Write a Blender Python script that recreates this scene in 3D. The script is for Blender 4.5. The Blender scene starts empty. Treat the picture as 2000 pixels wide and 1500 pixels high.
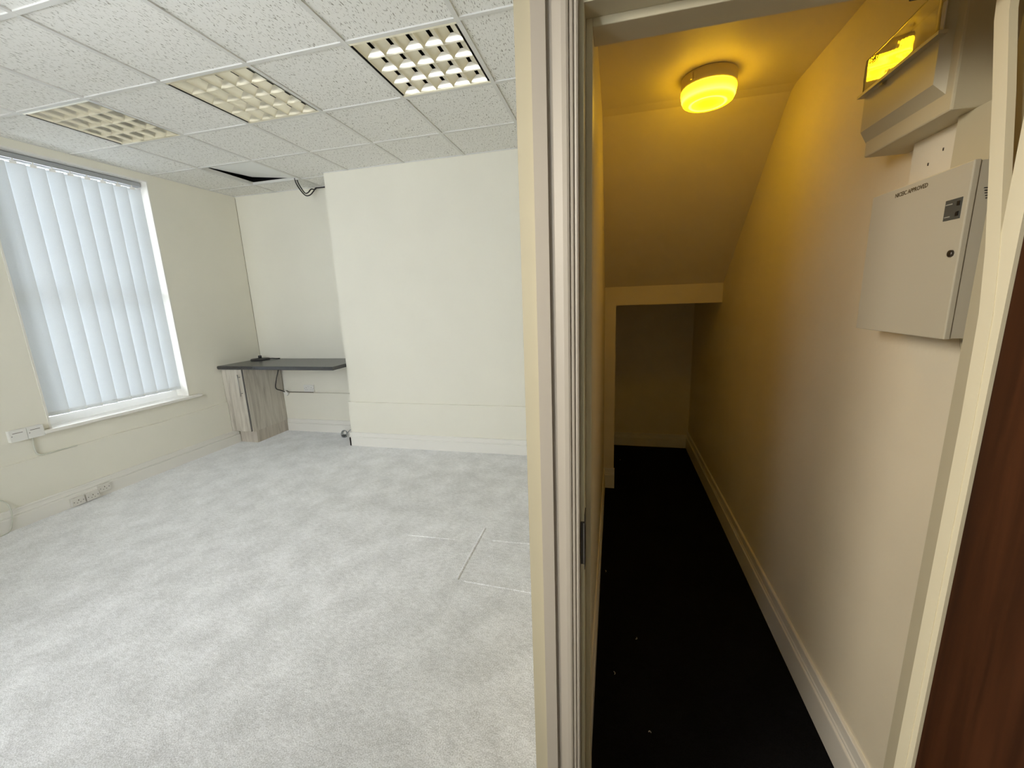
import bpy, bmesh, math, random
from mathutils import Vector, Matrix
random.seed(7)
PI = math.pi
sc = bpy.context.scene
COL = sc.collection

# ------------------------------------------------------------------ camera, sky, light, exposure
cam_d = bpy.data.cameras.new('camera')
cam = bpy.data.objects.new('camera', cam_d); COL.objects.link(cam)
cam_d.sensor_fit = 'HORIZONTAL'; cam_d.sensor_width = 36.0
cam_d.lens = 799.755 / 2000 * 36.0
cam_d.clip_start = 0.01; cam_d.clip_end = 100
rx = Vector((0.9705395, 0.23822222, -0.03610056))
dn = Vector((0.01377404, -0.20444275, -0.97878161))
fw = Vector((-0.24054803, 0.94944896, -0.20170105))
M = Matrix(((rx.x, -dn.x, -fw.x), (rx.y, -dn.y, -fw.y), (rx.z, -dn.z, -fw.z)))
cam.matrix_world = Matrix.Translation((3.72742, -2.08960, 1.52940)) @ M.to_4x4()
sc.camera = cam

sc.view_settings.view_transform = 'Standard'
sc.view_settings.look = 'None'
sc.view_settings.gamma = 1.0
sc.view_settings.use_curve_mapping = False
sc.view_settings.exposure = 0.0
sc.cycles.max_bounces = 12
sc.cycles.diffuse_bounces = 8
sc.cycles.glossy_bounces = 12
sc.cycles.transparent_max_bounces = 12
sc.cycles.sample_clamp_indirect = 8.0
sc.cycles.caustics_reflective = False
sc.cycles.caustics_refractive = False

world = bpy.data.worlds.new('overcast_sky'); sc.world = world
world.use_nodes = True
bg = world.node_tree.nodes['Background']
bg.inputs['Color'].default_value = (0.965, 0.97, 1.0, 1)
bg.inputs['Strength'].default_value = 10.1


def light(name, kind, loc, energy, color, size=0.3, size_y=None, rot=(0, 0, 0), portal=False):
    l = bpy.data.lights.new(name, kind)
    l.energy = energy; l.color = color
    if kind == 'AREA':
        l.size = size
        if size_y: l.shape = 'RECTANGLE'; l.size_y = size_y
        if portal: l.cycles.is_portal = True
    else:
        l.shadow_soft_size = size
    o = bpy.data.objects.new(name, l); COL.objects.link(o)
    o.location = loc; o.rotation_euler = rot
    return o

# sky portals outside the seen and the added window of the left wall (pointing into the room, +X)
light('sky_portal', 'AREA', (-0.90, 0.59, 1.70), 1, (1, 1, 1), 2.15, 1.16, (0, -PI/2, 0), True)
light('sky_portal', 'AREA', (-0.90, -1.86, 1.70), 1, (1, 1, 1), 2.15, 1.16, (0, -PI/2, 0), True)
# added fill spotlight, out of view to the left behind the camera, aimed at the closet doorway
sp_ = light('added_fill_spot', 'SPOT', (1.90, -2.75, 2.20), 235, (1.0, 0.92, 0.78), 0.42)
sp_.data.spot_size = math.radians(52); sp_.data.spot_blend = 0.6
sp_.rotation_euler = (Vector((4.35, -0.95, 0.90)) - Vector((1.90, -2.75, 2.20))).to_track_quat('-Z', 'Y').to_euler()

# ------------------------------------------------------------------ materials
def mat(name, base, rough=0.6, metal=0.0, spec=0.5, bump=0.0, bump_scale=60.0, bump_dist=0.002,
        var=0.0, var_scale=3.0, emis=None, emis_str=0.0):
    m = bpy.data.materials.new(name); m.use_nodes = True
    nt = m.node_tree; p = nt.nodes['Principled BSDF']
    p.inputs['Base Color'].default_value = (*base, 1)
    p.inputs['Roughness'].default_value = rough
    p.inputs['Metallic'].default_value = metal
    p.inputs['Specular IOR Level'].default_value = spec
    tc = nt.nodes.new('ShaderNodeTexCoord')
    if var > 0:
        n = nt.nodes.new('ShaderNodeTexNoise'); n.inputs['Scale'].default_value = var_scale
        n.inputs['Detail'].default_value = 5
        nt.links.new(tc.outputs['Object'], n.inputs['Vector'])
        r = nt.nodes.new('ShaderNodeMapRange')
        r.inputs['From Min'].default_value = 0.3; r.inputs['From Max'].default_value = 0.7
        r.inputs['To Min'].default_value = 1 - var; r.inputs['To Max'].default_value = 1 + var
        nt.links.new(n.outputs['Fac'], r.inputs['Value'])
        mx = nt.nodes.new('ShaderNodeMix'); mx.data_type = 'RGBA'; mx.blend_type = 'MULTIPLY'
        mx.inputs['Factor'].default_value = 1
        mx.inputs[6].default_value = (*base, 1)
        nt.links.new(r.outputs['Result'], mx.inputs[7])
        nt.links.new(mx.outputs[2], p.inputs['Base Color'])
    if bump > 0:
        n = nt.nodes.new('ShaderNodeTexNoise'); n.inputs['Scale'].default_value = bump_scale
        n.inputs['Detail'].default_value = 4
        nt.links.new(tc.outputs['Object'], n.inputs['Vector'])
        b = nt.nodes.new('ShaderNodeBump'); b.inputs['Strength'].default_value = bump
        b.inputs['Distance'].default_value = bump_dist
        nt.links.new(n.outputs['Fac'], b.inputs['Height'])
        nt.links.new(b.outputs['Normal'], p.inputs['Normal'])
    if emis:
        p.inputs['Emission Color'].default_value = (*emis, 1)
        p.inputs['Emission Strength'].default_value = emis_str
    return m


def ramp(nt, pts):
    r = nt.nodes.new('ShaderNodeValToRGB')
    e = r.color_ramp.elements
    e[0].position, e[0].color = pts[0][0], (*pts[0][1], 1)
    e[1].position, e[1].color = pts[-1][0], (*pts[-1][1], 1)
    for pos, c in pts[1:-1]:
        x = e.new(pos); x.color = (*c, 1)
    return r


def mapping(nt, scale, rot=(0, 0, 0), out='Object'):
    tc = nt.nodes.new('ShaderNodeTexCoord'); mp = nt.nodes.new('ShaderNodeMapping')
    mp.inputs['Scale'].default_value = scale; mp.inputs['Rotation'].default_value = rot
    nt.links.new(tc.outputs[out], mp.inputs['Vector'])
    return mp


def carpet_mat(name, dark, light_, pile=1.0):
    m = mat(name, light_, 0.95, spec=0.1)
    nt = m.node_tree; p = nt.nodes['Principled BSDF']
    mp = mapping(nt, (1, 1, 1))
    a = nt.nodes.new('ShaderNodeTexNoise'); a.inputs['Scale'].default_value = 210; a.inputs['Detail'].default_value = 3
    b = nt.nodes.new('ShaderNodeTexNoise'); b.inputs['Scale'].default_value = 5.0; b.inputs['Detail'].default_value = 6
    b.inputs['Roughness'].default_value = 0.62
    mp2 = mapping(nt, (34, 62, 10), (0, 0, 0.9))
    c = nt.nodes.new('ShaderNodeTexNoise'); c.inputs['Scale'].default_value = 1.0; c.inputs['Detail'].default_value = 4
    nt.links.new(mp.outputs[0], a.inputs['Vector']); nt.links.new(mp.outputs[0], b.inputs['Vector'])
    nt.links.new(mp2.outputs[0], c.inputs['Vector'])
    def lin(x, k):
        n = nt.nodes.new('ShaderNodeMath'); n.operation = 'MULTIPLY'; n.inputs[1].default_value = k
        nt.links.new(x, n.inputs[0]); return n.outputs[0]
    def add(x, y):
        n = nt.nodes.new('ShaderNodeMath'); n.operation = 'ADD'
        nt.links.new(x, n.inputs[0]); nt.links.new(y, n.inputs[1]); return n.outputs[0]
    s = add(add(lin(a.outputs['Fac'], 0.50), lin(b.outputs['Fac'], 0.30)), lin(c.outputs['Fac'], 0.20))
    r = ramp(nt, [(0.39, dark), (0.60, light_)])
    nt.links.new(s, r.inputs['Fac']); nt.links.new(r.outputs['Color'], p.inputs['Base Color'])
    bp = nt.nodes.new('ShaderNodeBump'); bp.inputs['Strength'].default_value = 0.6 * pile
    bp.inputs['Distance'].default_value = 0.006
    nt.links.new(s, bp.inputs['Height']); nt.links.new(bp.outputs['Normal'], p.inputs['Normal'])
    return m


def tile_mat():
    m = mat('mineral_fibre_tile', (0.78, 0.775, 0.74), 0.9, spec=0.15)
    nt = m.node_tree; p = nt.nodes['Principled BSDF']
    oi = nt.nodes.new('ShaderNodeTexCoord')
    mp = nt.nodes.new('ShaderNodeMapping'); mp.inputs['Scale'].default_value = (165, 46, 60)
    mp.inputs['Rotation'].default_value = (0, 0, 0.25)
    geo = nt.nodes.new('ShaderNodeNewGeometry')
    nt.links.new(geo.outputs['Position'], mp.inputs['Vector'])
    n = nt.nodes.new('ShaderNodeTexNoise'); n.inputs['Scale'].default_value = 1.0; n.inputs['Detail'].default_value = 2.2
    n.inputs['Roughness'].default_value = 0.55; n.inputs['Distortion'].default_value = 0.6
    nt.links.new(mp.outputs[0], n.inputs['Vector'])
    r = ramp(nt, [(0.0, (0.24, 0.23, 0.20)), (0.345, (0.34, 0.325, 0.29)), (0.40, (0.80, 0.795, 0.765)), (1.0, (0.86, 0.855, 0.83))])
    nt.links.new(n.outputs['Fac'], r.inputs['Fac'])
    nt.links.new(r.outputs['Color'], p.inputs['Base Color'])
    n2 = nt.nodes.new('ShaderNodeTexNoise'); n2.inputs['Scale'].default_value = 260; n2.inputs['Detail'].default_value = 2
    nt.links.new(geo.outputs['Position'], n2.inputs['Vector'])
    ad = nt.nodes.new('ShaderNodeMath'); ad.operation = 'ADD'
    g = nt.nodes.new('ShaderNodeMath'); g.operation = 'GREATER_THAN'; g.inputs[1].default_value = 0.375
    nt.links.new(n.outputs['Fac'], g.inputs[0])
    ml = nt.nodes.new('ShaderNodeMath'); ml.operation = 'MULTIPLY'; ml.inputs[1].default_value = 0.35
    nt.links.new(n2.outputs['Fac'], ml.inputs[0])
    nt.links.new(g.outputs[0], ad.inputs[0]); nt.links.new(ml.outputs[0], ad.inputs[1])
    bp = nt.nodes.new('ShaderNodeBump'); bp.inputs['Strength'].default_value = 0.35; bp.inputs['Distance'].default_value = 0.003
    nt.links.new(ad.outputs[0], bp.inputs['Height']); nt.links.new(bp.outputs['Normal'], p.inputs['Normal'])
    return m


def wood_mat(name, c0, c1, c2, scale, rough, bump=0.15, rot=(0, 0, 0)):
    m = mat(name, c1, rough, spec=0.4)
    nt = m.node_tree; p = nt.nodes['Principled BSDF']
    mp = mapping(nt, scale, rot)
    n = nt.nodes.new('ShaderNodeTexNoise'); n.inputs['Scale'].default_value = 1; n.inputs['Detail'].default_value = 7
    n.inputs['Roughness'].default_value = 0.6; n.inputs['Distortion'].default_value = 0.5
    nt.links.new(mp.outputs[0], n.inputs['Vector'])
    r = ramp(nt, [(0.3, c0), (0.5, c1), (0.7, c2)])
    nt.links.new(n.outputs['Fac'], r.inputs['Fac']); nt.links.new(r.outputs['Color'], p.inputs['Base Color'])
    bp = nt.nodes.new('ShaderNodeBump'); bp.inputs['Strength'].default_value = bump; bp.inputs['Distance'].default_value = 0.001
    nt.links.new(n.outputs['Fac'], bp.inputs['Height']); nt.links.new(bp.outputs['Normal'], p.inputs['Normal'])
    return m


def slat_mat():
    m = bpy.data.materials.new('blind_fabric'); m.use_nodes = True
    nt = m.node_tree; nt.nodes.remove(nt.nodes['Principled BSDF'])
    out = nt.nodes['Material Output']
    mp = mapping(nt, (500, 500, 900))
    n = nt.nodes.new('ShaderNodeTexNoise'); n.inputs['Scale'].default_value = 1; n.inputs['Detail'].default_value = 3
    nt.links.new(mp.outputs[0], n.inputs['Vector'])
    r = ramp(nt, [(0.3, (0.70, 0.73, 0.75)), (0.7, (0.82, 0.85, 0.87))])
    nt.links.new(n.outputs['Fac'], r.inputs['Fac'])
    d = nt.nodes.new('ShaderNodeBsdfDiffuse'); t = nt.nodes.new('ShaderNodeBsdfTranslucent')
    nt.links.new(r.outputs['Color'], d.inputs['Color'])
    t.inputs['Color'].default_value = (0.70, 0.84, 1.0, 1)
    mx = nt.nodes.new('ShaderNodeMixShader'); mx.inputs[0].default_value = 0.052
    nt.links.new(d.outputs[0], mx.inputs[1]); nt.links.new(t.outputs[0], mx.inputs[2])
    nt.links.new(mx.outputs[0], out.inputs['Surface'])
    return m


def glass_mat(name, tint=(0.95, 0.97, 0.97), gloss=1.0, rough=0.0):
    m = bpy.data.materials.new(name); m.use_nodes = True
    nt = m.node_tree; nt.nodes.remove(nt.nodes['Principled BSDF'])
    out = nt.nodes['Material Output']
    t = nt.nodes.new('ShaderNodeBsdfTransparent'); t.inputs['Color'].default_value = (*tint, 1)
    g = nt.nodes.new('ShaderNodeBsdfGlossy'); g.inputs['Roughness'].default_value = rough
    f = nt.nodes.new('ShaderNodeFresnel'); f.inputs['IOR'].default_value = 1.5
    mu = nt.nodes.new('ShaderNodeMath'); mu.operation = 'MULTIPLY'; mu.inputs[1].default_value = gloss; mu.use_clamp = True
    nt.links.new(f.outputs[0], mu.inputs[0])
    mx = nt.nodes.new('ShaderNodeMixShader')
    nt.links.new(mu.outputs[0], mx.inputs[0]); nt.links.new(t.outputs[0], mx.inputs[1]); nt.links.new(g.outputs[0], mx.inputs[2])
    nt.links.new(mx.outputs[0], out.inputs['Surface'])
    return m


def lens_mat():
    m = bpy.data.materials.new('lamp_lens'); m.use_nodes = True
    nt = m.node_tree; p = nt.nodes['Principled BSDF']
    p.inputs['Base Color'].default_value = (0.75, 0.6, 0.2, 1); p.inputs['Roughness'].default_value = 0.35
    mp = mapping(nt, (1, 1, 0))
    ln = nt.nodes.new('ShaderNodeVectorMath'); ln.operation = 'LENGTH'
    nt.links.new(mp.outputs[0], ln.inputs[0])
    mr = nt.nodes.new('ShaderNodeMath'); mr.operation = 'DIVIDE'; mr.inputs[1].default_value = 0.105
    nt.links.new(ln.outputs['Value'], mr.inputs[0])
    def c(b, g=0.55): return (1.0, g, b)
    r = ramp(nt, [(0.0, c(0.0008, .5)), (0.28, c(0.001)), (0.50, c(0.004)), (0.57, c(0.004)), (0.60, c(0.022)), (0.66, c(0.026)), (0.70, c(0.003)), (0.84, c(0.002)), (0.90, c(0.004)), (0.94, c(0.024)), (0.975, c(0.006)), (1.0, c(0.003))])
    nt.links.new(mr.outputs[0], r.inputs['Fac'])
    nt.links.new(r.outputs['Color'], p.inputs['Emission Color'])
    p.inputs['Emission Strength'].default_value = 11.0
    return m


WALL = mat('cream_wall_paint', (0.80, 0.775, 0.68), 0.6, spec=0.3, bump=0.12, bump_scale=45, var=0.015, var_scale=2.5)
CWALL = mat('closet_wall_paint', (0.80, 0.74, 0.60), 0.5, spec=0.35, bump=0.35, bump_scale=32, bump_dist=0.003, var=0.03, var_scale=3.5)
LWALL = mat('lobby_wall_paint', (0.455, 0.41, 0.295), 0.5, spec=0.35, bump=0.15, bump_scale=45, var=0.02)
TRIM = mat('white_gloss_trim', (0.80, 0.78, 0.73), 0.38, spec=0.45, bump=0.06, bump_scale=25)
FRAME = mat('door_frame_gloss', (0.42, 0.375, 0.315), 0.42, spec=0.4, bump=0.05, bump_scale=90)
FRAME_LIT = mat('frame_gloss_lit', (0.74, 0.675, 0.50), 0.42, spec=0.4, bump=0.05, bump_scale=60)  # lighter copy of the frame gloss, brightness of lit jambs put into the colour
TEE = mat('white_ceiling_tee', (0.68, 0.675, 0.65), 0.5)
PLAINTILE = mat('plain_white_panel', (0.80, 0.81, 0.80), 0.7, bump=0.05)
TILE = tile_mat()
DARKVOID = mat('dark_plenum', (0.05, 0.05, 0.05), 0.95)
CARPET = carpet_mat('pale_carpet', (0.54, 0.53, 0.52), (0.93, 0.925, 0.935))
CARPET.node_tree.nodes['Principled BSDF'].inputs['Sheen Weight'].default_value = 0.9
CARPET.node_tree.nodes['Principled BSDF'].inputs['Sheen Roughness'].default_value = 0.4
CARPET.node_tree.nodes['Principled BSDF'].inputs['Sheen Tint'].default_value = (0.92, 0.96, 1.0, 1)
DCARPET = carpet_mat('black_carpet', (0.0035, 0.0035, 0.004), (0.008, 0.008, 0.010), 0.6)
FAB = slat_mat()
PVC = mat('white_window_frame', (0.80, 0.80, 0.79), 0.4)
ALU = mat('grey_headrail', (0.42, 0.44, 0.46), 0.4, metal=0.3)
GLASS = glass_mat('window_glass')
PLASTIC = mat('white_plastic', (0.78, 0.77, 0.73), 0.4)
GPLASTIC = mat('grey_white_plastic', (0.58, 0.53, 0.38), 0.4, bump=0.05, bump_scale=150)
OUTLET = mat('aged_outlet_plastic', (0.70, 0.675, 0.62), 0.45)
PANELW = mat('painted_steel_box', (0.53, 0.495, 0.40), 0.42, bump=0.08, bump_scale=220)
BLACK = mat('black_plastic', (0.012, 0.012, 0.013), 0.4)
DGREY = mat('dark_grey_label', (0.075, 0.08, 0.075), 0.45)
LGREY = mat('light_grey_print', (0.35, 0.35, 0.32), 0.6)
INK = mat('dark_print', (0.05, 0.03, 0.01), 0.7)
PRINT = mat('brown_print', (0.10, 0.07, 0.03), 0.7)
STEEL = mat('brushed_steel', (0.45, 0.44, 0.42), 0.35, metal=1.0)
DSTEEL = mat('tarnished_steel', (0.10, 0.09, 0.08), 0.4, metal=0.9)
MIRROR = mat('mirror_louvre', (0.91, 0.87, 0.75), 0.29, metal=0.92)
HOUS = mat('dark_luminaire_inside', (0.03, 0.03, 0.03), 0.7)
TUBE = mat('unlit_tube', (0.55, 0.55, 0.53), 0.3)
OAK = wood_mat('greyed_oak_laminate', (0.38, 0.34, 0.285), (0.56, 0.52, 0.45), (0.66, 0.62, 0.55), (26, 26, 2.2), 0.5)
OAKD = wood_mat('greyed_oak_plinth', (0.38, 0.34, 0.285), (0.52, 0.47, 0.40), (0.60, 0.55, 0.48), (26, 26, 2.2), 0.5)
EDGEG = mat('grey_edge_band', (0.16, 0.155, 0.15), 0.4)
TOPM = mat('charcoal_worktop', (0.048, 0.050, 0.053), 0.27, spec=0.5, bump=0.1, bump_scale=300, var=0.12, var_scale=60)
EDGEM = mat('charcoal_edge_gloss', (0.05, 0.052, 0.058), 0.20, spec=0.7)
SAPELE = wood_mat('sapele_veneer', (0.022, 0.0065, 0.002), (0.042, 0.0125, 0.0035), (0.068, 0.021, 0.0065), (30, 30, 1.2), 0.42, 0.08)
LENS = lens_mat()
LAMPBASE = mat('cream_lamp_base', (0.62, 0.55, 0.40), 0.5)
CLEAR = glass_mat('clear_plastic_flap', (0.92, 0.92, 0.9), 2.6, 0.06)
LINT = mat('white_lint', (0.5, 0.5, 0.48), 0.9)
CABW = mat('white_cable', (0.62, 0.62, 0.54), 0.5)
COPPERW = mat('grey_cable', (0.30, 0.32, 0.32), 0.4)
BRICK = mat('far_brick', (0.45, 0.22, 0.18), 0.9, var=0.2, var_scale=8)

# ------------------------------------------------------------------ builders
def bm_box(bm, x0, x1, y0, y1, z0, z1):
    vs = [bm.verts.new(p) for p in ((x0, y0, z0), (x1, y0, z0), (x1, y1, z0), (x0, y1, z0),
                                    (x0, y0, z1), (x1, y0, z1), (x1, y1, z1), (x0, y1, z1))]
    for f in ((0, 3, 2, 1), (4, 5, 6, 7), (0, 1, 5, 4), (1, 2, 6, 5), (2, 3, 7, 6), (3, 0, 4, 7)):
        bm.faces.new([vs[i] for i in f])
    return vs


def obj(name, bm, m, parent=None, smooth=False, loc=None, bevel=0.0, seg=2):
    me = bpy.data.meshes.new(name)
    bmesh.ops.recalc_face_normals(bm, faces=bm.faces)
    if bevel > 0:
        bmesh.ops.bevel(bm, geom=[e for e in bm.edges if e.calc_face_angle(0) > 0.5], offset=bevel, segments=seg, affect='EDGES', profile=0.5)
    bm.to_mesh(me); bm.free()
    me.materials.append(m)
    if smooth:
        for p in me.polygons: p.use_smooth = True
    o = bpy.data.objects.new(name, me); COL.objects.link(o)
    if parent: o.parent = parent
    if loc: o.location = loc
    return o


def box(name, b, m, parent=None, bevel=0.0, seg=2):
    bm = bmesh.new(); bm_box(bm, *b)
    return obj(name, bm, m, parent, bevel=bevel, seg=seg)


def boxes(name, bl, m, parent=None):
    bm = bmesh.new()
    for b in bl: bm_box(bm, *b)
    return obj(name, bm, m, parent)


def struct(o):
    o['kind'] = 'structure'; return o


def thing(name, label, cat, loc=(0, 0, 0), group=None):
    o = bpy.data.objects.new(name, None); COL.objects.link(o)
    o.location = loc; o.empty_display_size = 0.05
    return tag(o, label, cat, group)


def tag(o, label, cat, group=None):
    o['label'] = label; o['category'] = cat
    if group: o['group'] = group
    return o


def bm_prism(bm, prof, axis, a0, a1):
    """prof: 2D points; axis 'x': (y,z), 'y': (x,z), 'z': (x,y)"""
    def P(u, v, a):
        return {'x': (a, u, v), 'y': (u, a, v), 'z': (u, v, a)}[axis]
    A = [bm.verts.new(P(u, v, a0)) for u, v in prof]; B = [bm.verts.new(P(u, v, a1)) for u, v in prof]
    n = len(prof)
    for i in range(n):
        j = (i + 1) % n
        bm.faces.new((A[i], A[j], B[j], B[i]))
    bm.faces.new(A[::-1]); bm.faces.new(B)


def prism(name, prof, axis, a0, a1, m, parent=None):
    bm = bmesh.new(); bm_prism(bm, prof, axis, a0, a1)
    return obj(name, bm, m, parent)


def bm_lathe(bm, prof, n=32, c=(0, 0, 0), axis='z'):
    rings = []
    for r, z in prof:
        ring = []
        for k in range(n):
            t = 2 * PI * k / n
            p = (r * math.cos(t), r * math.sin(t), z)
            if axis == 'x': p = (p[2], p[0], p[1])
            if axis == 'y': p = (p[0], p[2], p[1])
            ring.append(bm.verts.new((p[0] + c[0], p[1] + c[1], p[2] + c[2])))
        rings.append(ring)
    for a, b in zip(rings, rings[1:]):
        for k in range(n):
            bm.faces.new((a[k], a[(k + 1) % n], b[(k + 1) % n], b[k]))
    bm.faces.new(rings[0][::-1]); bm.faces.new(rings[-1])


def lathe(name, prof, m, parent=None, n=32, c=(0, 0, 0), axis='z', smooth=True):
    bm = bmesh.new(); bm_lathe(bm, prof, n, c, axis)
    o = obj(name, bm, m, parent)
    if smooth:
        for p in o.data.polygons: p.use_smooth = len(p.vertices) == 4
    return o


def catmull(pts, k=6):
    out = []
    P = [Vector(p) for p in pts]; P = [P[0]] + P + [P[-1]]
    for i in range(1, len(P) - 2):
        for s in range(k):
            t = s / k
            a, b, c, d = P[i - 1], P[i], P[i + 1], P[i + 2]
            out.append(0.5 * ((2 * b) + (c - a) * t + (2 * a - 5 * b + 4 * c - d) * t * t + (3 * b - a - 3 * c + d) * t ** 3))
    out.append(P[-2]); return out


def bm_tube(bm, pts, r, n=8, smooth_path=True):
    pts = catmull(pts) if smooth_path else [Vector(p) for p in pts]
    rings = []; up = Vector((0.13, 0.21, 0.97)).normalized()
    for i, p in enumerate(pts):
        d = (pts[min(i + 1, len(pts) - 1)] - pts[max(i - 1, 0)]).normalized()
        u = d.cross(up)
        if u.length < 1e-3: u = d.cross(Vector((1, 0, 0)))
        u.normalize(); v = d.cross(u).normalized()
        rings.append([bm.verts.new(p + r * (math.cos(2 * PI * k / n) * u + math.sin(2 * PI * k / n) * v)) for k in range(n)])
    for a, b in zip(rings, rings[1:]):
        for k in range(n):
            bm.faces.new((a[k], a[(k + 1) % n], b[(k + 1) % n], b[k]))
    bm.faces.new(rings[0][::-1]); bm.faces.new(rings[-1])


def tube(name, pts, r, m, parent=None, n=8, smooth_path=True):
    bm = bmesh.new(); bm_tube(bm, pts, r, n, smooth_path)
    return obj(name, bm, m, parent, smooth=True)


def text_on_x(name, body, size, x, y, z, m, parent, shear=0.0, rz=0.0, bold=0.0):
    """flat lettering on a face that looks towards -X: reads towards -Y, up is +Z"""
    cu = bpy.data.curves.new(name, 'FONT'); cu.body = body; cu.size = size; cu.shear = shear; cu.offset = bold
    cu.extrude = 0.0002; cu.align_x = 'CENTER'; cu.align_y = 'CENTER'; cu.resolution_u = 2
    tmp = bpy.data.objects.new(name, cu); COL.objects.link(tmp)
    dg = bpy.context.evaluated_depsgraph_get(); dg.update()
    me = bpy.data.meshes.new_from_object(tmp.evaluated_get(dg))
    bpy.data.objects.remove(tmp)
    R = Matrix(((0, 0, -1), (-1, 0, 0), (0, 1, 0))).to_4x4()
    me.transform(Matrix.Translation((x, y, z)) @ R @ Matrix.Rotation(rz, 4, 'Z'))
    me.materials.clear(); me.materials.append(m)
    o = bpy.data.objects.new(name, me); COL.objects.link(o); o.parent = parent
    return o


# ------------------------------------------------------------------ setting: shell
XW, YA, YC, XCH, XP0, XP1 = -0.58, 2.11, 1.715, 0.93, 3.554, 3.652
H, TOP = 2.81, 3.05
YF, YFB = -1.30, -1.19         # face and back of the closet's front wall
XR = 4.46                      # closet right wall
YB = 2.131                     # closet back wall
W1 = (0.035, 1.155, 0.655, 2.752)   # window opening y0,y1,z0,z1
W2 = (-2.42, -1.30, 0.655, 2.752)

floor = struct(box('floor', (XW - 0.3, XP1 - 0.04, -3.3, YB + 0.02, -0.1, 0.0), CARPET))
floor2 = struct(box('floor_closet', (XP1 - 0.04, 5.0, -3.3, YB + 0.02, -0.1, 0.0), DCARPET))

def wall_with_holes(name, x0, x1, y0, y1, z0, z1, holes, m):
    bl = []; y = y0
    for h in sorted(holes):
        bl.append((x0, x1, y, h[0], z0, z1))
        bl.append((x0, x1, h[0], h[1], z0, h[2])); bl.append((x0, x1, h[0], h[1], h[3], z1))
        y = h[1]
    bl.append((x0, x1, y, y1, z0, z1))
    return boxes(name, bl, m)

wall_left = struct(wall_with_holes('wall_left', XW - 0.30, XW, -3.3, YA + 0.1, 0, TOP, [W1, W2], WALL))
# lower part of the window wall stands a little proud (old dado line, slightly wavy top)
bm = bmesh.new()
N = 40; ring = []
for i in range(N + 1):
    y = -3.2 + (1.545 + 3.2) * i / N
    zt = 0.478 + 0.004 * math.sin(y * 5.0) + 0.003 * math.sin(y * 13 + 1) + 0.012 * (y + 0.1) / 1.6
    ring.append([bm.verts.new(p) for p in ((XW - 0.01, y, 0.0), (XW + 0.018, y, 0.0), (XW + 0.018, y, zt - 0.004), (XW + 0.012, y, zt), (XW - 0.01, y, zt))])
for a, b in zip(ring, ring[1:]):
    for k in range(5): bm.faces.new((a[k], a[(k + 1) % 5], b[(k + 1) % 5], b[k]))
bm.faces.new(ring[0]); bm.faces.new(ring[-1][::-1])
obj('dado', bm, WALL, wall_left)

wall_back = struct(box('wall_back', (XW - 0.3, XCH + 0.02, YA, YA + 0.15, 0, TOP), WALL))
prism('dado', [(YA + 0.01, 0.0), (YA - 0.022, 0.0), (YA - 0.022, 0.492), (YA - 0.018, 0.497), (YA + 0.01, 0.497)], 'x', -0.56, XCH, WALL, wall_back)
wall_ch = struct(box('wall_chimney_breast', (XCH, XP0 + 0.02, YC, YA + 0.15, 0, TOP), WALL))
bm = bmesh.new(); bm_box(bm, XCH - 0.028, XP0, YC - 0.014, YA - 0.023, 0, 0.498)
obj('dado', bm, WALL, wall_ch, bevel=0.003)
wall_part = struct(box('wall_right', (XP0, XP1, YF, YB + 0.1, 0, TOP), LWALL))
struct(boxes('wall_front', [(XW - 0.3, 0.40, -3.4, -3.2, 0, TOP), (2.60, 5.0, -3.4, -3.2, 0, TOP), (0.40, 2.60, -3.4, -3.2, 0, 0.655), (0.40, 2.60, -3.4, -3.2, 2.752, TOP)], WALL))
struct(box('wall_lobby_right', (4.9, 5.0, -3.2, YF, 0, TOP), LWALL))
# closet front wall: pieces beside and above the door opening (lining from 3.672 to 4.30)
OX0, OX1, OZ = 3.672, 4.300, 2.000
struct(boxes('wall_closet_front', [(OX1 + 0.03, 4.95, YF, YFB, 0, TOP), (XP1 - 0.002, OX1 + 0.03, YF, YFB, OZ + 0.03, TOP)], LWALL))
struct(box('wall_closet_right', (XR, XR + 0.12, YFB, YB + 0.1, 0, TOP), CWALL))
struct(box('wall_closet_left', (XP1 - 0.001, XP1 + 0.006, YFB, YB, 0, 2.45), CWALL))
struct(box('wall_closet_back', (XP1, XR + 0.1, YB, YB + 0.1, 0, TOP), CWALL))
# closet ceiling: flat part, raking soffit under the stairs, bulkhead, low ceiling behind it
CH, YK, YP = 2.385, 0.15, 1.112
prof = [(YFB, CH), (YK - 0.05, CH), (YK, CH - 0.012), (YK + 0.06, CH - 0.055), (YP, 1.588), (YP, 2.6), (YFB, 2.6)]
struct(prism('ceiling_closet', prof, 'x', XP1, XR + 0.02, CWALL))
# bulkhead as one ledge with its little return pillar on the left
struct(boxes('wall_bulkhead', [(XP1, XR + 0.01, YP - 0.006, YP + 0.10, 1.458, 1.592), (XP1, 3.738, YP - 0.006, YP + 0.10, 0, 1.458)], CWALL))
struct(box('ceiling_closet_low', (XP1, XR + 0.02, YP + 0.1, YB, 1.52, 1.60), CWALL))

# suspended ceiling: tee grid (one mesh), slab above the void, tiles one by one
xs = [XW] + [0.6 * i for i in range(0, 6)] + [XP0 if False else 3.6, 4.2, 4.9]
ys = [-3.2 + 0.0] + [0.6 * j for j in range(-5, 4)] + [YA]
bl = []
TW = 0.012
for x in xs[1:-1]:
    y1 = YA if x < XCH - 0.05 else YC
    if x >= XP0: y1 = YF
    bl.append((x - TW, x + TW, -3.2, y1, H, H + 0.030))
for y in ys[1:-1]:
    x1 = XCH if y > YC else (XP0 if y > YF else 4.9)
    bl.append((XW, x1, y - TW, y + TW, H + 0.0005, H + 0.026))
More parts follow.
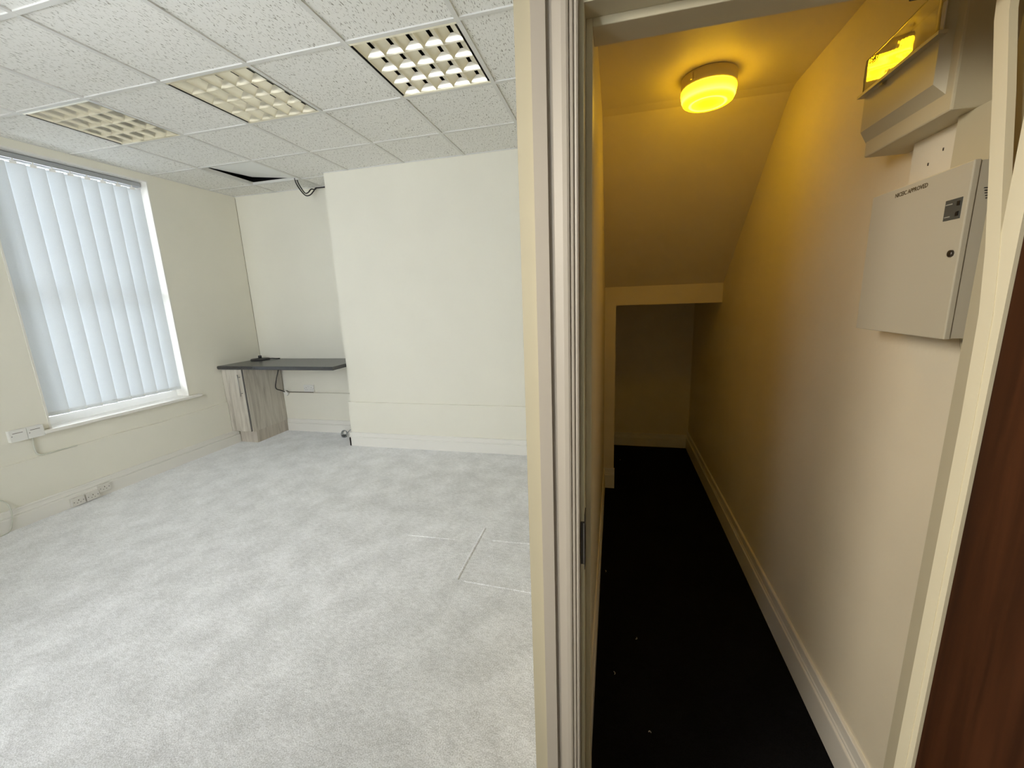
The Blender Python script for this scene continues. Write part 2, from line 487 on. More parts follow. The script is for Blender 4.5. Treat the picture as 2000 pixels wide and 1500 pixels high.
# wall angles
bl += [(XW, XW + 0.007, -3.2, YA, H + 0.001, H + 0.02), (XW, XCH, YA - 0.007, YA, H + 0.001, H + 0.02),
       (XCH - 0.007, XCH, YC, YA, H + 0.001, H + 0.02), (XCH - 0.007, XP0, YC - 0.007, YC, H + 0.001, H + 0.02),
       (XP0 - 0.007, XP0, YF, YC, H + 0.001, H + 0.02)]
ceiling = struct(boxes('ceiling', bl, TEE))
struct(box('ceiling_slab', (XW - 0.3, 5.0, -3.4, YB + 0.15, TOP, TOP + 0.1), DARKVOID))
struct(boxes('ceiling_void_lining', [(XW, XCH, YA - 0.004, YA, H + 0.03, TOP), (XW, XW + 0.004, 0.5, YA, H + 0.03, TOP)], DARKVOID))
LIGHTS = [(0, 0), (2, 0), (4, 0)]
tile_cache = {}
def tile(x0, x1, y0, y1):
    w, d = round(x1 - x0, 3), round(y1 - y0, 3)
    if (w, d) not in tile_cache:
        bm = bmesh.new(); bm_box(bm, -w / 2, w / 2, -d / 2, d / 2, 0, 0.015)
        bmesh.ops.bevel(bm, geom=[e for e in bm.edges if all(abs(v.co.z) < 1e-6 for v in e.verts)], offset=0.004, segments=1, affect='EDGES')
        o = obj('tile', bm, TILE, ceiling); tile_cache[(w, d)] = o.data
    else:
        o = bpy.data.objects.new('tile', tile_cache[(w, d)]); COL.objects.link(o); o.parent = ceiling
    o.location = ((x0 + x1) / 2, (y0 + y1) / 2, H + 0.0075)
G = 0.004
for i in range(len(xs) - 1):
    for j in range(len(ys) - 1):
        x0, x1, y0, y1 = xs[i], xs[i + 1], ys[j], ys[j + 1]
        if (i, j) and y0 >= YC and x0 > XCH - 0.1: continue
        if (round(x0 / 0.6), round(y0 / 0.6)) in LIGHTS and i > 0 and abs(y0) < 0.01: continue
        if i == 1 and abs(y0 - 1.2) < 0.01: continue           # the displaced plain panel goes here
        if x0 >= 3.55 and y0 >= YF - 0.2: continue
        if x0 < XP0 < x1 and y1 > YF: x1 = XP0
        if x0 > 0.5 and y0 < YC < y1: y1 = YC
        if x0 > 0.5 and x0 < XCH and y0 > YC: x1 = XCH
        if x0 >= 0.59 and x0 < 0.61 and y0 < YC and abs(y0 - 1.2) < 0.01: y1 = YC
        tile(x0 + G, x1 - G, y0 + G, y1 - G)
# strips left open in the alcove, right of x = 0.6
tile(0.604, XCH - G, YC + 0.0, 1.8 - G)
# displaced plain panel: its far left corner is pushed up into the void
bm = bmesh.new()
cz = {(0, 0): 0.030, (1, 0): 0.003, (1, 1): 0.010, (0, 1): 0.078}
vs = {}
for k in (0, 1):
    for (a, b), z in cz.items():
        vs[(a, b, k)] = bm.verts.new((0.012 + a * 0.58, 1.212 + b * 0.578, H + z + 0.012 * k))
for f in (((0, 0), (1, 0), (1, 1), (0, 1)),):
    bm.faces.new([vs[(*c, 0)] for c in f]); bm.faces.new([vs[(*c, 1)] for c in f][::-1])
    for q in range(4):
        a, b = f[q], f[(q + 1) % 4]
        bm.faces.new((vs[(*a, 0)], vs[(*b, 0)], vs[(*b, 1)], vs[(*a, 1)]))
tag(obj('ceiling_panel', bm, PLAINTILE), 'smooth plain white ceiling panel pushed up crooked, dark gap along two sides', 'ceiling panel')

# baseboards
def skirt_prof(h, t):
    return [(0, 0), (t, 0), (t, h * 0.63), (t * 0.94, h * 0.655), (t * 0.60, h * 0.668), (t * 0.58, h * 0.70), (t * 0.80, h * 0.715), (t * 0.78, h * 0.745), (t * 0.62, h * 0.775),
            (t * 0.52, h * 0.87), (t * 0.50, h * 0.915), (t * 0.66, h * 0.93), (t * 0.62, h * 0.985), (t * 0.5, h), (0, h)]
def skirt(name, plane, c, s, a0, a1, h, t, m):
    pr = [(c + s * u, z) for u, z in skirt_prof(h, t)]
    return struct(prism(name, pr, plane, a0, a1, m))
skirt('baseboard_left', 'y', XW + 0.017, 1, -3.2, 1.612, 0.150, 0.027, TRIM)
skirt('baseboard_back', 'x', YA - 0.021, -1, -0.28, XCH - 0.02, 0.155, 0.020, TRIM)
skirt('baseboard_chimney', 'x', YC - 0.013, -1, XCH - 0.046, XP0, 0.155, 0.020, TRIM)
skirt('baseboard_chimney_side', 'y', XCH - 0.027, -1, YC - 0.033, YA - 0.042, 0.155, 0.018, TRIM)
skirt('baseboard_closet_right', 'y', XR, -1, YFB, YB, 0.172, 0.018, TRIM)
skirt('baseboard_closet_left', 'y', XP1 + 0.005, 1, YFB, YP - 0.006, 0.17, 0.015, TRIM)
skirt('baseboard_closet_back', 'x', YB, -1, XP1, XR, 0.135, 0.018, TRIM)
skirt('baseboard_closet_pillar', 'x', YP - 0.006, -1, XP1 + 0.004, 3.744, 0.17, 0.014, TRIM)

# ------------------------------------------------------------------ window 1 (behind the blind) and window 2 (added out of view for its light)
def window(name, w):
    y0, y1, z0, z1 = w
    r = bpy.data.objects.new(name, None); COL.objects.link(r); r['kind'] = 'structure'
    r.location = (XW, (y0 + y1) / 2, z0)
    inv = Matrix.Translation(-r.location)
    ch = []
    # painted lining of the reveal
    t = 0.012
    ch.append(boxes('reveal_lining', [(XW - 0.26, XW + 0.003, y0, y0 + t, z0, z1), (XW - 0.26, XW + 0.003, y1 - t, y1, z0, z1),
                                      (XW - 0.26, XW + 0.003, y0 + t, y1 - t, z1 - t, z1)], TRIM))
    bm = bmesh.new(); bm_box(bm, XW - 0.26, XW + 0.001, y0 - 0.0, y1 + 0.0, z0 - 0.012, z0 + 0.014); bm_box(bm, XW, XW + 0.048, y0 - 0.055, y1 + 0.10, z0 - 0.014, z0 + 0.012)
    ch.append(obj('window_sill', bm, TRIM, bevel=0.004))
    xf0, xf1 = XW - 0.21, XW - 0.15
    a, b, c, d = y0 + t, y1 - t, z0 + 0.014, z1 - t
    zm = (c + d) / 2 - 0.02
    ch.append(boxes('window_frame', [(xf0, xf1, a, a + 0.045, c, d), (xf0, xf1, b - 0.045, b, c, d), (xf0, xf1, a + 0.045, b - 0.045, d - 0.045, d), (xf0, xf1, a + 0.045, b - 0.045, c, c + 0.06)], PVC))
    ch.append(boxes('sash_rail', [(xf0 - 0.01, xf1 + 0.008, a + 0.045, b - 0.045, zm - 0.022, zm + 0.022)], PVC))
    ch.append(box('pane', (xf0 + 0.02, xf0 + 0.024, a + 0.045, b - 0.045, c + 0.06, zm - 0.022), GLASS))
    ch.append(box('pane', (xf0 + 0.03, xf0 + 0.034, a + 0.045, b - 0.045, zm + 0.022, d - 0.045), GLASS))
    for o in ch:
        o.data.transform(inv); o.parent = r
    return r
window('window_1', W1); window('window_2_added', W2)
# unseen window 3, added behind the camera to light the room from the front
w3 = bpy.data.objects.new('window_3_added', None); COL.objects.link(w3); w3['kind'] = 'structure'; w3.location = (1.5, -3.33, 0)
boxes('window_frame', [(-1.1, -1.04, -.03, .03, 0.655, 2.752), (1.04, 1.1, -.03, .03, 0.655, 2.752), (-1.04, 1.04, -.03, .03, 0.655, 0.72), (-1.04, 1.04, -.03, .03, 2.69, 2.752), (-0.03, 0.03, -.03, .03, 0.72, 2.69)], PVC, w3)
box('pane', (-1.04, -0.03, -.002, .002, 0.72, 2.69), GLASS, w3); box('pane', (0.03, 1.04, -.002, .002, 0.72, 2.69), GLASS, w3)

# vertical blind of window 1
bl_t = thing('vertical_blind', 'white fabric vertical blind with nine closed slats hanging in the window', 'blind', (XW - 0.085, 0.60, 2.70))
L = bl_t.location
bm = bmesh.new(); bm_box(bm, -0.020, 0.022, -0.545, 0.535, -0.005, 0.034); bm_box(bm, -0.012, -0.004, -0.54, 0.53, -0.010, -0.005)
obj('headrail', bm, ALU, bl_t, bevel=0.003)
ANG = math.radians(-17)
def slat_mesh():
    bm = bmesh.new(); n = 8; top, bot = -0.034, 0.748 - 2.70
    rows = []
    for z in (bot, bot + 0.002, bot + 0.035, bot + 0.037, -0.6, top - 0.035, top - 0.033, top):
        row = []
        for i in range(n + 1):
            u = -0.0635 + 0.127 * i / n
            bow = 0.006 * (1 - (u / 0.0635) ** 2)
            dz = 0.0012 if z in (bot + 0.002, bot + 0.035) else 0
            row.append(bm.verts.new((bow + dz, u, z)))
        rows.append(row)
    for a, b in zip(rows, rows[1:]):
        for i in range(n): bm.faces.new((a[i], a[i + 1], b[i + 1], b[i]))
    me = bpy.data.meshes.new('slat'); bm.to_mesh(me); bm.free(); me.materials.append(FAB)
    for p in me.polygons: p.use_smooth = True
    return me
def hanger_mesh():
    bm = bmesh.new(); bm_box(bm, -0.001, 0.001, -0.018, 0.018, -0.042, -0.020); bm_box(bm, -0.002, 0.002, -0.004, 0.004, -0.022, -0.004)
    me = bpy.data.meshes.new('hanger'); bm.to_mesh(me); bm.free(); me.materials.append(PLASTIC); return me
def weight_mesh():
    bm = bmesh.new(); z = 0.752 - 2.70
    bm_box(bm, -0.004, -0.001, -0.055, 0.055, z, z + 0.03)
    for s in (-1, 1): bm_box(bm, -0.003, 0.008, s * 0.0575 - 0.003, s * 0.0575 + 0.003, z + 0.012, z + 0.020)
    me = bpy.data.meshes.new('weight'); bm.to_mesh(me); bm.free(); me.materials.append(PLASTIC); return me
sm, hm, wm = slat_mesh(), hanger_mesh(), weight_mesh()
for k in range(9):
    y = 0.1485 + 0.1135 * k - L.y
    s = bpy.data.objects.new('slat', sm); COL.objects.link(s); s.parent = bl_t
    s.location = (0.018, y, 0.0); s.rotation_euler = (0, 0, ANG + math.radians(random.uniform(-1.5, 1.5)) + (math.radians(7) if k == 0 else 0))
    h = bpy.data.objects.new('hanger', hm); COL.objects.link(h); h.parent = s; h.location = (0.007, 0, 0)
    w = bpy.data.objects.new('weight', wm); COL.objects.link(w); w.parent = s
for k in range(8):
    y = 0.1485 + 0.1135 * k - L.y
    bmx = bmesh.new(); bm_tube(bmx, [(0.036, y + 0.048, -1.924), (0.040, y + 0.056, -1.938), (0.032, y + 0.066, -1.924)], 0.0012, 5)
    obj('link_chain', bmx, PLASTIC, bl_t)

# ------------------------------------------------------------------ luminaires in the ceiling (unlit, mirrored louvres)
def parab(w0, w1, h, n=6):
    right = [(w0 + (w1 - w0) * (k / n) ** 1.9, h * k / n) for k in range(n + 1)]
    return [(x, z) for x, z in right] + [(-x, z) for x, z in right[::-1]]
def smooth_by_angle(o, ang=math.radians(32)):
    bm = bmesh.new(); bm.from_mesh(o.data)
    bmesh.ops.remove_doubles(bm, verts=bm.verts[:], dist=1e-6)
    for f in bm.faces: f.smooth = True
    for e in bm.edges: e.smooth = e.calc_face_angle(PI) < ang
    bm.to_mesh(o.data); bm.free()
def make_luminaire(loc, label):
    t = thing('ceiling_light', label, 'ceiling light', loc, 'square mirrored ceiling lights')
    bm = bmesh.new(); s = 0.290; hh = 0.085
    for b in ((-s, -s + 0.004, -s, s, 0.002, hh), (s - 0.004, s, -s, s, 0.002, hh), (-s, s, -s, -s + 0.004, 0.002, hh), (-s, s, s - 0.004, s, 0.002, hh), (-s, s, -s, s, hh, hh + 0.006)):
        bm_box(bm, *b)
    obj('housing', bm, HOUS, t)
    obj_boxes = [(-0.288, 0.288, -0.288, -0.272, 0.0015, 0.006), (-0.288, 0.288, 0.272, 0.288, 0.0015, 0.006)]
    for b in obj_boxes: box('rim', b, MIRROR, t)
    py = 0.272 * 2 / 4
    for k in range(5):
        y = -0.272 + py * k
        pr = parab(0.0012, 0.020, 0.036)
        if k == 0: pr = [(max(u, 0), z) for u, z in pr]
        if k == 4: pr = [(min(u, 0), z) for u, z in pr]
        o = prism('reflector', [(u + y, z + 0.003) for u, z in pr], 'x', -0.275, 0.275, MIRROR, t)
        smooth_by_angle(o)
    px = 0.275 * 2 / 5
    for k in range(6):
        x = -0.275 + px * k
        pr = parab(0.0010, 0.045, 0.035)
        if k == 0: pr = [(max(u, 0), z) for u, z in pr]
        if k == 5: pr = [(min(u, 0), z) for u, z in pr]
        o = prism('cross_blade', [(u + x, z + 0.003) for u, z in pr], 'y', -0.272, 0.272, MIRROR, t)
        smooth_by_angle(o)
    for k in range(4):
        y = -0.272 + py * (k + 0.5)
        tube('tube', [(-0.28, y, 0.070), (0.28, y, 0.070)], 0.008, TUBE, t, 10, False)
    return t
make_luminaire((0.30, 0.30, H), 'mirrored square ceiling light nearest the window, farthest of three in the row')
make_luminaire((1.50, 0.30, H), 'mirrored square ceiling light in the middle of the row of three')
make_luminaire((2.70, 0.30, H), 'mirrored square ceiling light nearest the closet wall, largest in view')

# ------------------------------------------------------------------ closet door: frame pieces and the open leaf
arch = [(3.586, 0), (3.586, .020), (3.611, .020), (3.6125, .0155), (3.616, .0135), (3.621, .0138), (3.628, .0155), (3.636, .0175), (3.644, .0182), (3.6475, .0172),
        (3.6485, .0140), (3.6495, .0145), (3.651, .0160), (3.6545, .0158), (3.6565, .0128), (3.658, .0135), (3.660, .0145), (3.663, .0135), (3.664, .010), (3.664, 0)]
trim1 = struct(prism('trim_1', [(x, YF - d) for x, d in arch], 'z', 0, OZ + 0.09, FRAME))
m_arch = [(OX1 + OX0 - x, YF - d) for x, d in arch]
trim2 = struct(prism('trim_2', m_arch, 'z', 0, OZ + 0.09, FRAME))
struct(prism('trim_3', [(YF - d, OZ + 0.012 + (3.664 - x)) for x, d in arch], 'x', 3.664, OX0 + OX1 - 3.664, FRAME))
fr = struct(boxes('door_frame', [(3.645, OX0, YF, YFB, 0, OZ + 0.03), (OX0, OX1, YF, YFB, OZ, OZ + 0.03)], FRAME_LIT))
box('right_lining', (OX1, OX1 + 0.028, YF, -1.269, 0, OZ + 0.03), FRAME_LIT, fr)
box('stop_strip', (OX0, OX0 + 0.012, -1.258, -1.196, 0, OZ), FRAME_LIT, fr, bevel=0.0015)
box('stop_strip', (OX0 + 0.012, OX1, -1.258, -1.196, OZ - 0.014, OZ), FRAME_LIT, fr, bevel=0.0015)
# the right-hand stop has sprung loose and leans into the closet at the top
pts = [(-1.178, 2.0), (-1.183, 1.93), (-1.207, 1.81), (-1.226, 1.70), (-1.247, 1.58), (-1.258, 1.48), (-1.262, 1.30), (-1.262, 0.0)]
bm = bmesh.new(); prev = None
for y, z in pts:
    ring = [bm.verts.new(p) for p in ((OX1 - 0.001, y - 0.026, z), (OX1 + 0.010, y - 0.026, z), (OX1 + 0.010, y, z), (OX1 - 0.001, y, z))]
    if prev:
        for k in range(4): bm.faces.new((prev[k], prev[(k + 1) % 4], ring[(k + 1) % 4], ring[k]))
    else: bm.faces.new(ring)
    prev = ring
bm.faces.new(prev[::-1])
o = obj('stop_strip', bm, FRAME_LIT, fr); o['label'] = 'loose stop strip leaning away from the right jamb'
# strike plate in the left jamb
bm = bmesh.new(); bm_box(bm, OX0, OX0 + 0.0015, -1.298, -1.268, 0.955, 1.085); bm_box(bm, OX0 - 0.007, OX0 + 0.0015, -1.3035, -1.298, 0.972, 1.070)
sp = obj('strike_plate', bm, DSTEEL, fr, bevel=0.0006)
box('latch_hole', (OX0 + 0.0015, OX0 + 0.002, -1.290, -1.275, 1.0, 1.05), BLACK, sp)
box('strike_edge', (OX0 - 0.0015, OX0 + 0.0003, -1.3045, -1.3035, 0.974, 1.068), STEEL, sp)
# leaf, hinged right, open into the lobby
door = bpy.data.objects.new('door_1', None); COL.objects.link(door); door['kind'] = 'structure'
door.location = (OX1 + 0.002, YF - 0.004, 0); door.rotation_euler = (0, 0, math.radians(3))
bm = bmesh.new(); bm_box(bm, 0, 0.040, -0.62, 0, 0.008, 1.985)
obj('leaf', bm, SAPELE, door, bevel=0.0015)
for z in (0.22, 1.0, 1.72):
    lathe('hinge', [(0.0065, z - 0.045), (0.0065, z + 0.045)], STEEL, door, 10, (0.046, 0.004, 0))
lathe('door_handle', [(0.024, -0.004), (0.024, 0.0), (0.010, -0.008), (0.010, -0.05), (0.026, -0.055), (0.026, -0.075), (0.012, -0.085)][2:], STEEL, door, 18, (0.002, -0.56, 1.0), 'x')
# ------------------------------------------------------------------ closet fittings
# bulkhead lamp
LX, LY = 4.085, -0.075
lamp = thing('ceiling_lamp', 'round yellow-glowing lamp with cream base on the closet ceiling', 'lamp', (LX, LY, CH))
lathe('base_ring', [(0.100, -0.0), (0.104, -0.004), (0.104, -0.030), (0.103, -0.044), (0.095, -0.048)], LAMPBASE, lamp, 48)
lathe('lens', [(0.098, -0.044), (0.1035, -0.050), (0.1040, -0.060), (0.100, -0.082), (0.094, -0.094), (0.088, -0.098), (0.075, -0.0985), (0.073, -0.101), (0.062, -0.1015), (0.060, -0.099), (0.03, -0.0995), (0.004, -0.0995)], LENS, lamp, 48)
bm = bmesh.new()
for a in (PI * 1.28,):
    c, s = math.cos(a), math.sin(a)
    for dx in (-0.012, 0.0):
        bm_box(bm, 0.1035 * c + dx - 0.003, 0.1035 * c + dx + 0.003, 0.1035 * s - 0.003, 0.1035 * s + 0.006, -0.036, -0.012)
obj('lamp_clip', bm, LAMPBASE, lamp)

# lower box: white steel control panel on the right wall
by0, by1, bz0, bz1, bx = -1.100, -0.790, 1.421, 1.749, 4.359
pan = thing('control_panel', 'white steel control panel with dark label and keylock, lower box on closet wall', 'control panel', (XR, (by0 + by1) / 2, bz0))
def rel(o, root):
    o.data.transform(Matrix.Translation(-root.location)); o.parent = root; return o
rel(box('body', (bx + 0.012, XR - 0.001, by0 + 0.002, by1 - 0.002, bz0 + 0.002, bz1 - 0.002), PANELW), pan)
bm = bmesh.new(); bm_box(bm, bx, bx + 0.011, by0, by1, bz0, bz1)
rel(obj('lid', bm, PANELW, bevel=0.002), pan)
lab = rel(box('label_plate', (bx - 0.0012, bx, -1.088, -1.047, 1.650, 1.688), DGREY), pan)
rel(box('label_print', (bx - 0.0018, bx - 0.0012, -1.066, -1.049, 1.6785, 1.6805), LGREY), pan); rel(box('label_print', (bx - 0.0018, bx - 0.0012, -1.064, -1.050, 1.6555, 1.6575), LGREY), pan)
rel(box('indicator', (bx - 0.0022, bx - 0.0012, -1.0845, -1.0775, 1.674, 1.682), BLACK), pan); rel(box('indicator', (bx - 0.0022, bx - 0.0012, -1.0845, -1.0775, 1.6555, 1.6635), BLACK), pan)
lk = rel(lathe('keylock', [(0.0065, 0.0), (0.0065, -0.004), (0.004, -0.005)], DSTEEL, None, 16, (bx, -1.083, 1.586), 'x'), pan)
tx = text_on_x('lettering', 'NICEIC APPROVED', 0.0125, bx - 0.0004, -0.934, 1.7325, PRINT, None, bold=0.0002); rel(tx, pan)
rel(boxes('vent', [(4.381 + 0.0012 * k, 4.392, by0 + 0.0005, by0 + 0.0019, 1.698 - 0.0045 * k, 1.6995 - 0.0045 * k) for k in range(5)] + [(4.3905, 4.392, by0 + 0.0005, by0 + 0.0019, 1.680, 1.6995)], BLACK), pan)
rel(box('side_plate', (4.402, XR - 0.002, by0 - 0.0012, by0 + 0.002, 1.60, 1.7485), DGREY), pan)
# cables under it
for k, (dx, dz) in enumerate(((0.0, 0), (0.014, 0.006))):
    tag(tube('cable', [(4.405 + dx, -1.085 + 0.03 * k, 1.424), (4.408 + dx, -1.088 + 0.03 * k, 1.405 - dz), (4.425 + dx * .6, -1.09 + 0.03 * k, 1.392), (4.450, -1.092 + 0.03 * k, 1.390), (4.454, -1.092 + 0.03 * k, 1.25)], 0.0045, (BLACK, GPLASTIC)[k]),
        ('black cable looping out beneath the white control panel', 'pale cable looping out beneath the white control panel')[k], 'cable', 'cables under the control panel')

# trunking between the two boxes
tr = thing('cable_trunking', 'cream cable trunking joining the two boxes on the closet wall', 'trunking', (XR, -0.87, bz1))
rel(boxes('cover', [(4.425, XR - 0.001, -0.965, -0.80, bz1, 1.866)], CWALL), tr)
for b_ in ((4.4235, 4.425, -0.862, -0.860, 1.797, 1.803), (4.4235, 4.425, -0.904, -0.902, 1.816, 1.822)): rel(box('screw', b_, DSTEEL), tr)
rel(box('upright', (4.405, XR - 0.001, -1.06, -0.965, bz1, 1.862), GPLASTIC), tr)

# upper box: grey-white consumer unit with clear flap
uy0, uy1, uz0, uz1, ux = -1.012, -0.715, 1.862, 2.085, 4.362
cu = thing('consumer_unit', 'grey-white fuse box with clear glossy flap, upper box on closet wall', 'fuse box', (XR, (uy0 + uy1) / 2, uz0))
bm = bmesh.new(); bm_box(bm, ux, XR - 0.001, uy0, uy1, uz0, uz1)
rel(obj('body', bm, GPLASTIC, bevel=0.004), cu)
# raised cover with sloping margins
bm = bmesh.new()
o_, i_ = [(uy0 + 0.02, uz0 + 0.034), (uy1 + 0.0, uz0 + 0.034), (uy1, uz1 - 0.004), (uy0 + 0.02, uz1 - 0.004)], [(uy0 + 0.035, uz0 + 0.062), (uy1 - 0.004, uz0 + 0.062), (uy1 - 0.004, uz1 - 0.012), (uy0 + 0.035, uz1 - 0.012)]
A = [bm.verts.new((ux + 0.002, y, z)) for y, z in o_]; B = [bm.verts.new((ux - 0.016, y, z)) for y, z in i_]
for k in range(4): bm.faces.new((A[k], A[(k + 1) % 4], B[(k + 1) % 4], B[k]))
bm.faces.new(B); bm.faces.new(A[::-1])
rel(obj('cover', bm, GPLASTIC), cu)
fx = ux - 0.0200
bm = bmesh.new(); n = 20
rows = []
for iz in range(n + 1):
    z = 2.012 + (2.092 - 2.012) * iz / n
    row = []
    for iy in range(n + 1):
        y = -0.715 - 0.28 * iy / n
        u = min(0.28 * iy / n, 0.205)
        row.append(bm.verts.new((fx - 0.5 * 0.40 * u * u - 0.0010 * math.sin(iz / n * PI) - 0.00025 * math.sin(iy * 1.3 + iz * 0.9), y, z)))
    rows.append(row)
for a, b in zip(rows, rows[1:]):
    for k in range(n): bm.faces.new((a[k], a[k + 1], b[k + 1], b[k]))
ex = bmesh.ops.solidify(bm, geom=bm.faces[:], thickness=0.002)
fl = rel(obj('flap', bm, CLEAR, smooth=True), cu)
rel(box('flap_rail', (fx - 0.010, ux - 0.014, -0.995, -0.712, 2.006, 2.0125), GPLASTIC), cu)
rel(box('flap_hinge', (fx - 0.006, ux - 0.014, -0.812, -0.798, 1.998, 2.010), CLEAR), cu)
rel(box('breaker_strip', (ux - 0.0175, ux - 0.016, -0.985, -0.725, 2.016, 2.068), PLASTIC), cu)
tx = text_on_x('lettering', '053J', 0.017, fx - 0.0035, -0.752, 2.079, INK, None, shear=0.15, bold=0.0003); rel(tx, cu)
# black contact switch under the door head
ds = thing('contact_switch', 'small black contact switch under the closet door head', 'switch', (4.205, -1.22, OZ - 0.014))
bm = bmesh.new(); bm_box(bm, -0.037, 0.043, -0.012, 0.012, -0.022, 0.0); obj('case', bm, BLACK, ds, bevel=0.002)
lathe('plunger', [(0.004, -0.022), (0.004, -0.028)], STEEL, ds, 10)

# lint on the dark carpet
for x, y, lb in ((3.700, 0.02, 'tiny white lint fleck close to the left closet skirting'), (3.794, 1.70, 'tiny white lint fleck farthest back, beyond the pillar on black carpet'),
                 (3.84, -0.429, 'middle one of the white lint flecks along the black carpet'), (3.748, -0.631, 'white lint fleck second nearest to the closet doorway'),
                 (3.875, -0.841, 'largest white lint fleck, nearest the closet doorway')):
    a = random.uniform(0, 3)
    tag(tube('lint_fleck', [(x, y, 0.002), (x + 0.007 * math.cos(a), y + 0.007 * math.sin(a), 0.003), (x + 0.009 * math.cos(a + .6), y + 0.014 * math.sin(a + .6), 0.002)], 0.0016, LINT, None, 5),
        lb, 'lint', 'lint flecks on the black carpet')

# ------------------------------------------------------------------ desk corner
wt = thing('worktop', 'charcoal laminate worktop with clipped right end fitted across the alcove', 'worktop', (0.17, 1.82, 0.882))
prf = [(XW + 0.001, YA - 0.001), (XW + 0.001, 1.515), (0.925, 1.495), (0.9255, 1.53), (0.926, YA - 0.001)]
bm = bmesh.new(); bm_prism(bm, prf, 'z', 0.882, 0.920)
o = obj('slab', bm, TOPM, bevel=0.003); rel(o, wt)
bm = bmesh.new(); 
pe = [(1.522, 0.8835)] + [(1.520 - 0.012 * math.cos(math.radians(a_)), 0.8965 + 0.012 * math.sin(math.radians(a_))) for a_ in (-75, -50, -25, 0)] + [(1.522 - 0.014 * math.cos(math.radians(a_)), 0.9065 + 0.0138 * math.sin(math.radians(a_))) for a_ in (0, 15, 30, 45, 60, 75, 90)]
fe = rel(prism('front_edge', pe, 'x', XW + 0.002, 0.905, EDGEM), wt)
for p in fe.data.polygons: p.use_smooth = len(p.vertices) == 4
cab = thing('base_cabinet', 'narrow greyed-oak base cabinet under the left end of the worktop', 'cabinet', (-0.43, 1.84, 0))
rel(boxes('carcass', [(XW + 0.002, -0.310, 1.572, 2.085, 0.145, 0.8815)], OAKD), cab)
rel(box('side_panel', (-0.310, -0.291, 1.571, 2.087, 0.143, 0.8818), OAK, bevel=0.0008), cab)
dr = rel(box('door', (XW + 0.003, -0.300, 1.549, 1.569, 0.152, 0.874), OAK, bevel=0.0012), cab)
rel(box('door_edge', (-0.3005, -0.2985, 1.5495, 1.5695, 0.152, 0.874), EDGEG), cab)
hb = bmesh.new()
bm_tube(hb, [(-0.330, 1.520, 0.575), (-0.330, 1.520, 0.822)], 0.0055, 10, False)
for z in (0.605, 0.790): bm_tube(hb, [(-0.330, 1.549, z), (-0.330, 1.520, z)], 0.0045, 8, False)
h = obj('handle', hb, STEEL, None, smooth=True); h.data.transform(Matrix.Translation(-cab.location)); h.parent = dr
rel(boxes('plinth', [(XW + 0.045, -0.300, 1.617, 2.085, 0.0, 0.144)], OAKD), cab)

# black round base standing on the worktop
st = thing('round_base', 'black round stand base with short stub on the worktop', 'stand', (-0.465, 1.99, 0.920))
lathe('disc', [(0.100, 0), (0.104, 0.003), (0.104, 0.010), (0.098, 0.016), (0.03, 0.021), (0.022, 0.022)], BLACK, st, 40)
lathe('stub', [(0.019, 0.020), (0.019, 0.052), (0.015, 0.054)], BLACK, st, 20)
tube('lead', [(0.09, 0.03, 0.012), (0.13, 0.05, 0.012), (0.165, 0.075, 0.006), (0.19, 0.105, 0.004)], 0.005, BLACK, st)

def double_socket(name, label, loc, w, h, rot, depth=0.009, m=PLASTIC, group=None, sockets=2, cat='socket'):
    """face looks along local -Y"""
    t = thing(name, label, cat, loc, group); t.rotation_euler = (0, 0, rot)
    box('faceplate', (-w / 2, w / 2, -depth, 0, -h / 2, h / 2), m, t, bevel=0.0025)
    n = sockets
    for k in range(n):
        cx = (k - (n - 1) / 2) * w / max(n, 1)
        f = -depth - 0.0004
        boxes('pin_holes', [(cx - 0.0025, cx + 0.0025, f, f + 0.001, h * 0.06, h * 0.06 + 0.009), (cx - 0.014, cx - 0.008, f, f + 0.001, -h * 0.2, -h * 0.2 + 0.004), (cx + 0.008, cx + 0.014, f, f + 0.001, -h * 0.2, -h * 0.2 + 0.004)], INK, t)
        if n == 2:
            sx = (1 if k else -1)
            box('switch', (sx * 0.012 - 0.006, sx * 0.012 + 0.006, -depth - 0.003, -depth, h * 0.12, h * 0.36), m, t, bevel=0.001)
    for sx in (-1, 1):
        lathe('screw', [(0.0032, -depth - 0.0008), (0.0032, -depth + 0.001)], DSTEEL, t, 10, (sx * (w / 2 - 0.012), 0, 0), 'y')
    return t
double_socket('wall_socket', 'white double socket on the alcove wall under the worktop', (0.085, YA, 0.548), 0.146, 0.086, 0, 0.018)
# junction box with black flex below the worktop
bm = bmesh.new(); bm_tube(bm, [(XW + 0.001, YA - 0.001, 0.93), (XW + 0.0015, YA - 0.002, 1.5), (XW + 0.001, YA - 0.001, 2.0), (XW + 0.002, YA - 0.002, 2.4), (XW + 0.001, YA - 0.001, 2.80)], 0.0022, 5)
obj('corner_crack', bm, mat('crack_brown', (0.20, 0.16, 0.10), 0.9), wall_back)
jb = thing('junction_box', 'small white junction box on the ledge behind the cabinet', 'junction box', (-0.235, 2.078, 0.490))
bm = bmesh.new(); bm_box(bm, -0.030, 0.030, -0.018, 0.012, -0.022, 0.022)
o = obj('case', bm, PLASTIC, jb, bevel=0.002); o.rotation_euler = (0, 0.75, 0)
lathe('screw', [(0.004, -0.0165), (0.004, -0.014)], DSTEEL, jb, 10, (0, 0, 0), 'y')
tag(tube('flex_cable', [(-0.232, 2.02, 0.882), (-0.243, 2.01, 0.80), (-0.270, 1.985, 0.68), (-0.283, 1.97, 0.575), (-0.265, 2.02, 0.535), (-0.245, 2.066, 0.505)], 0.0055, BLACK),
    'black flex hanging from the worktop to the small junction box', 'cable')
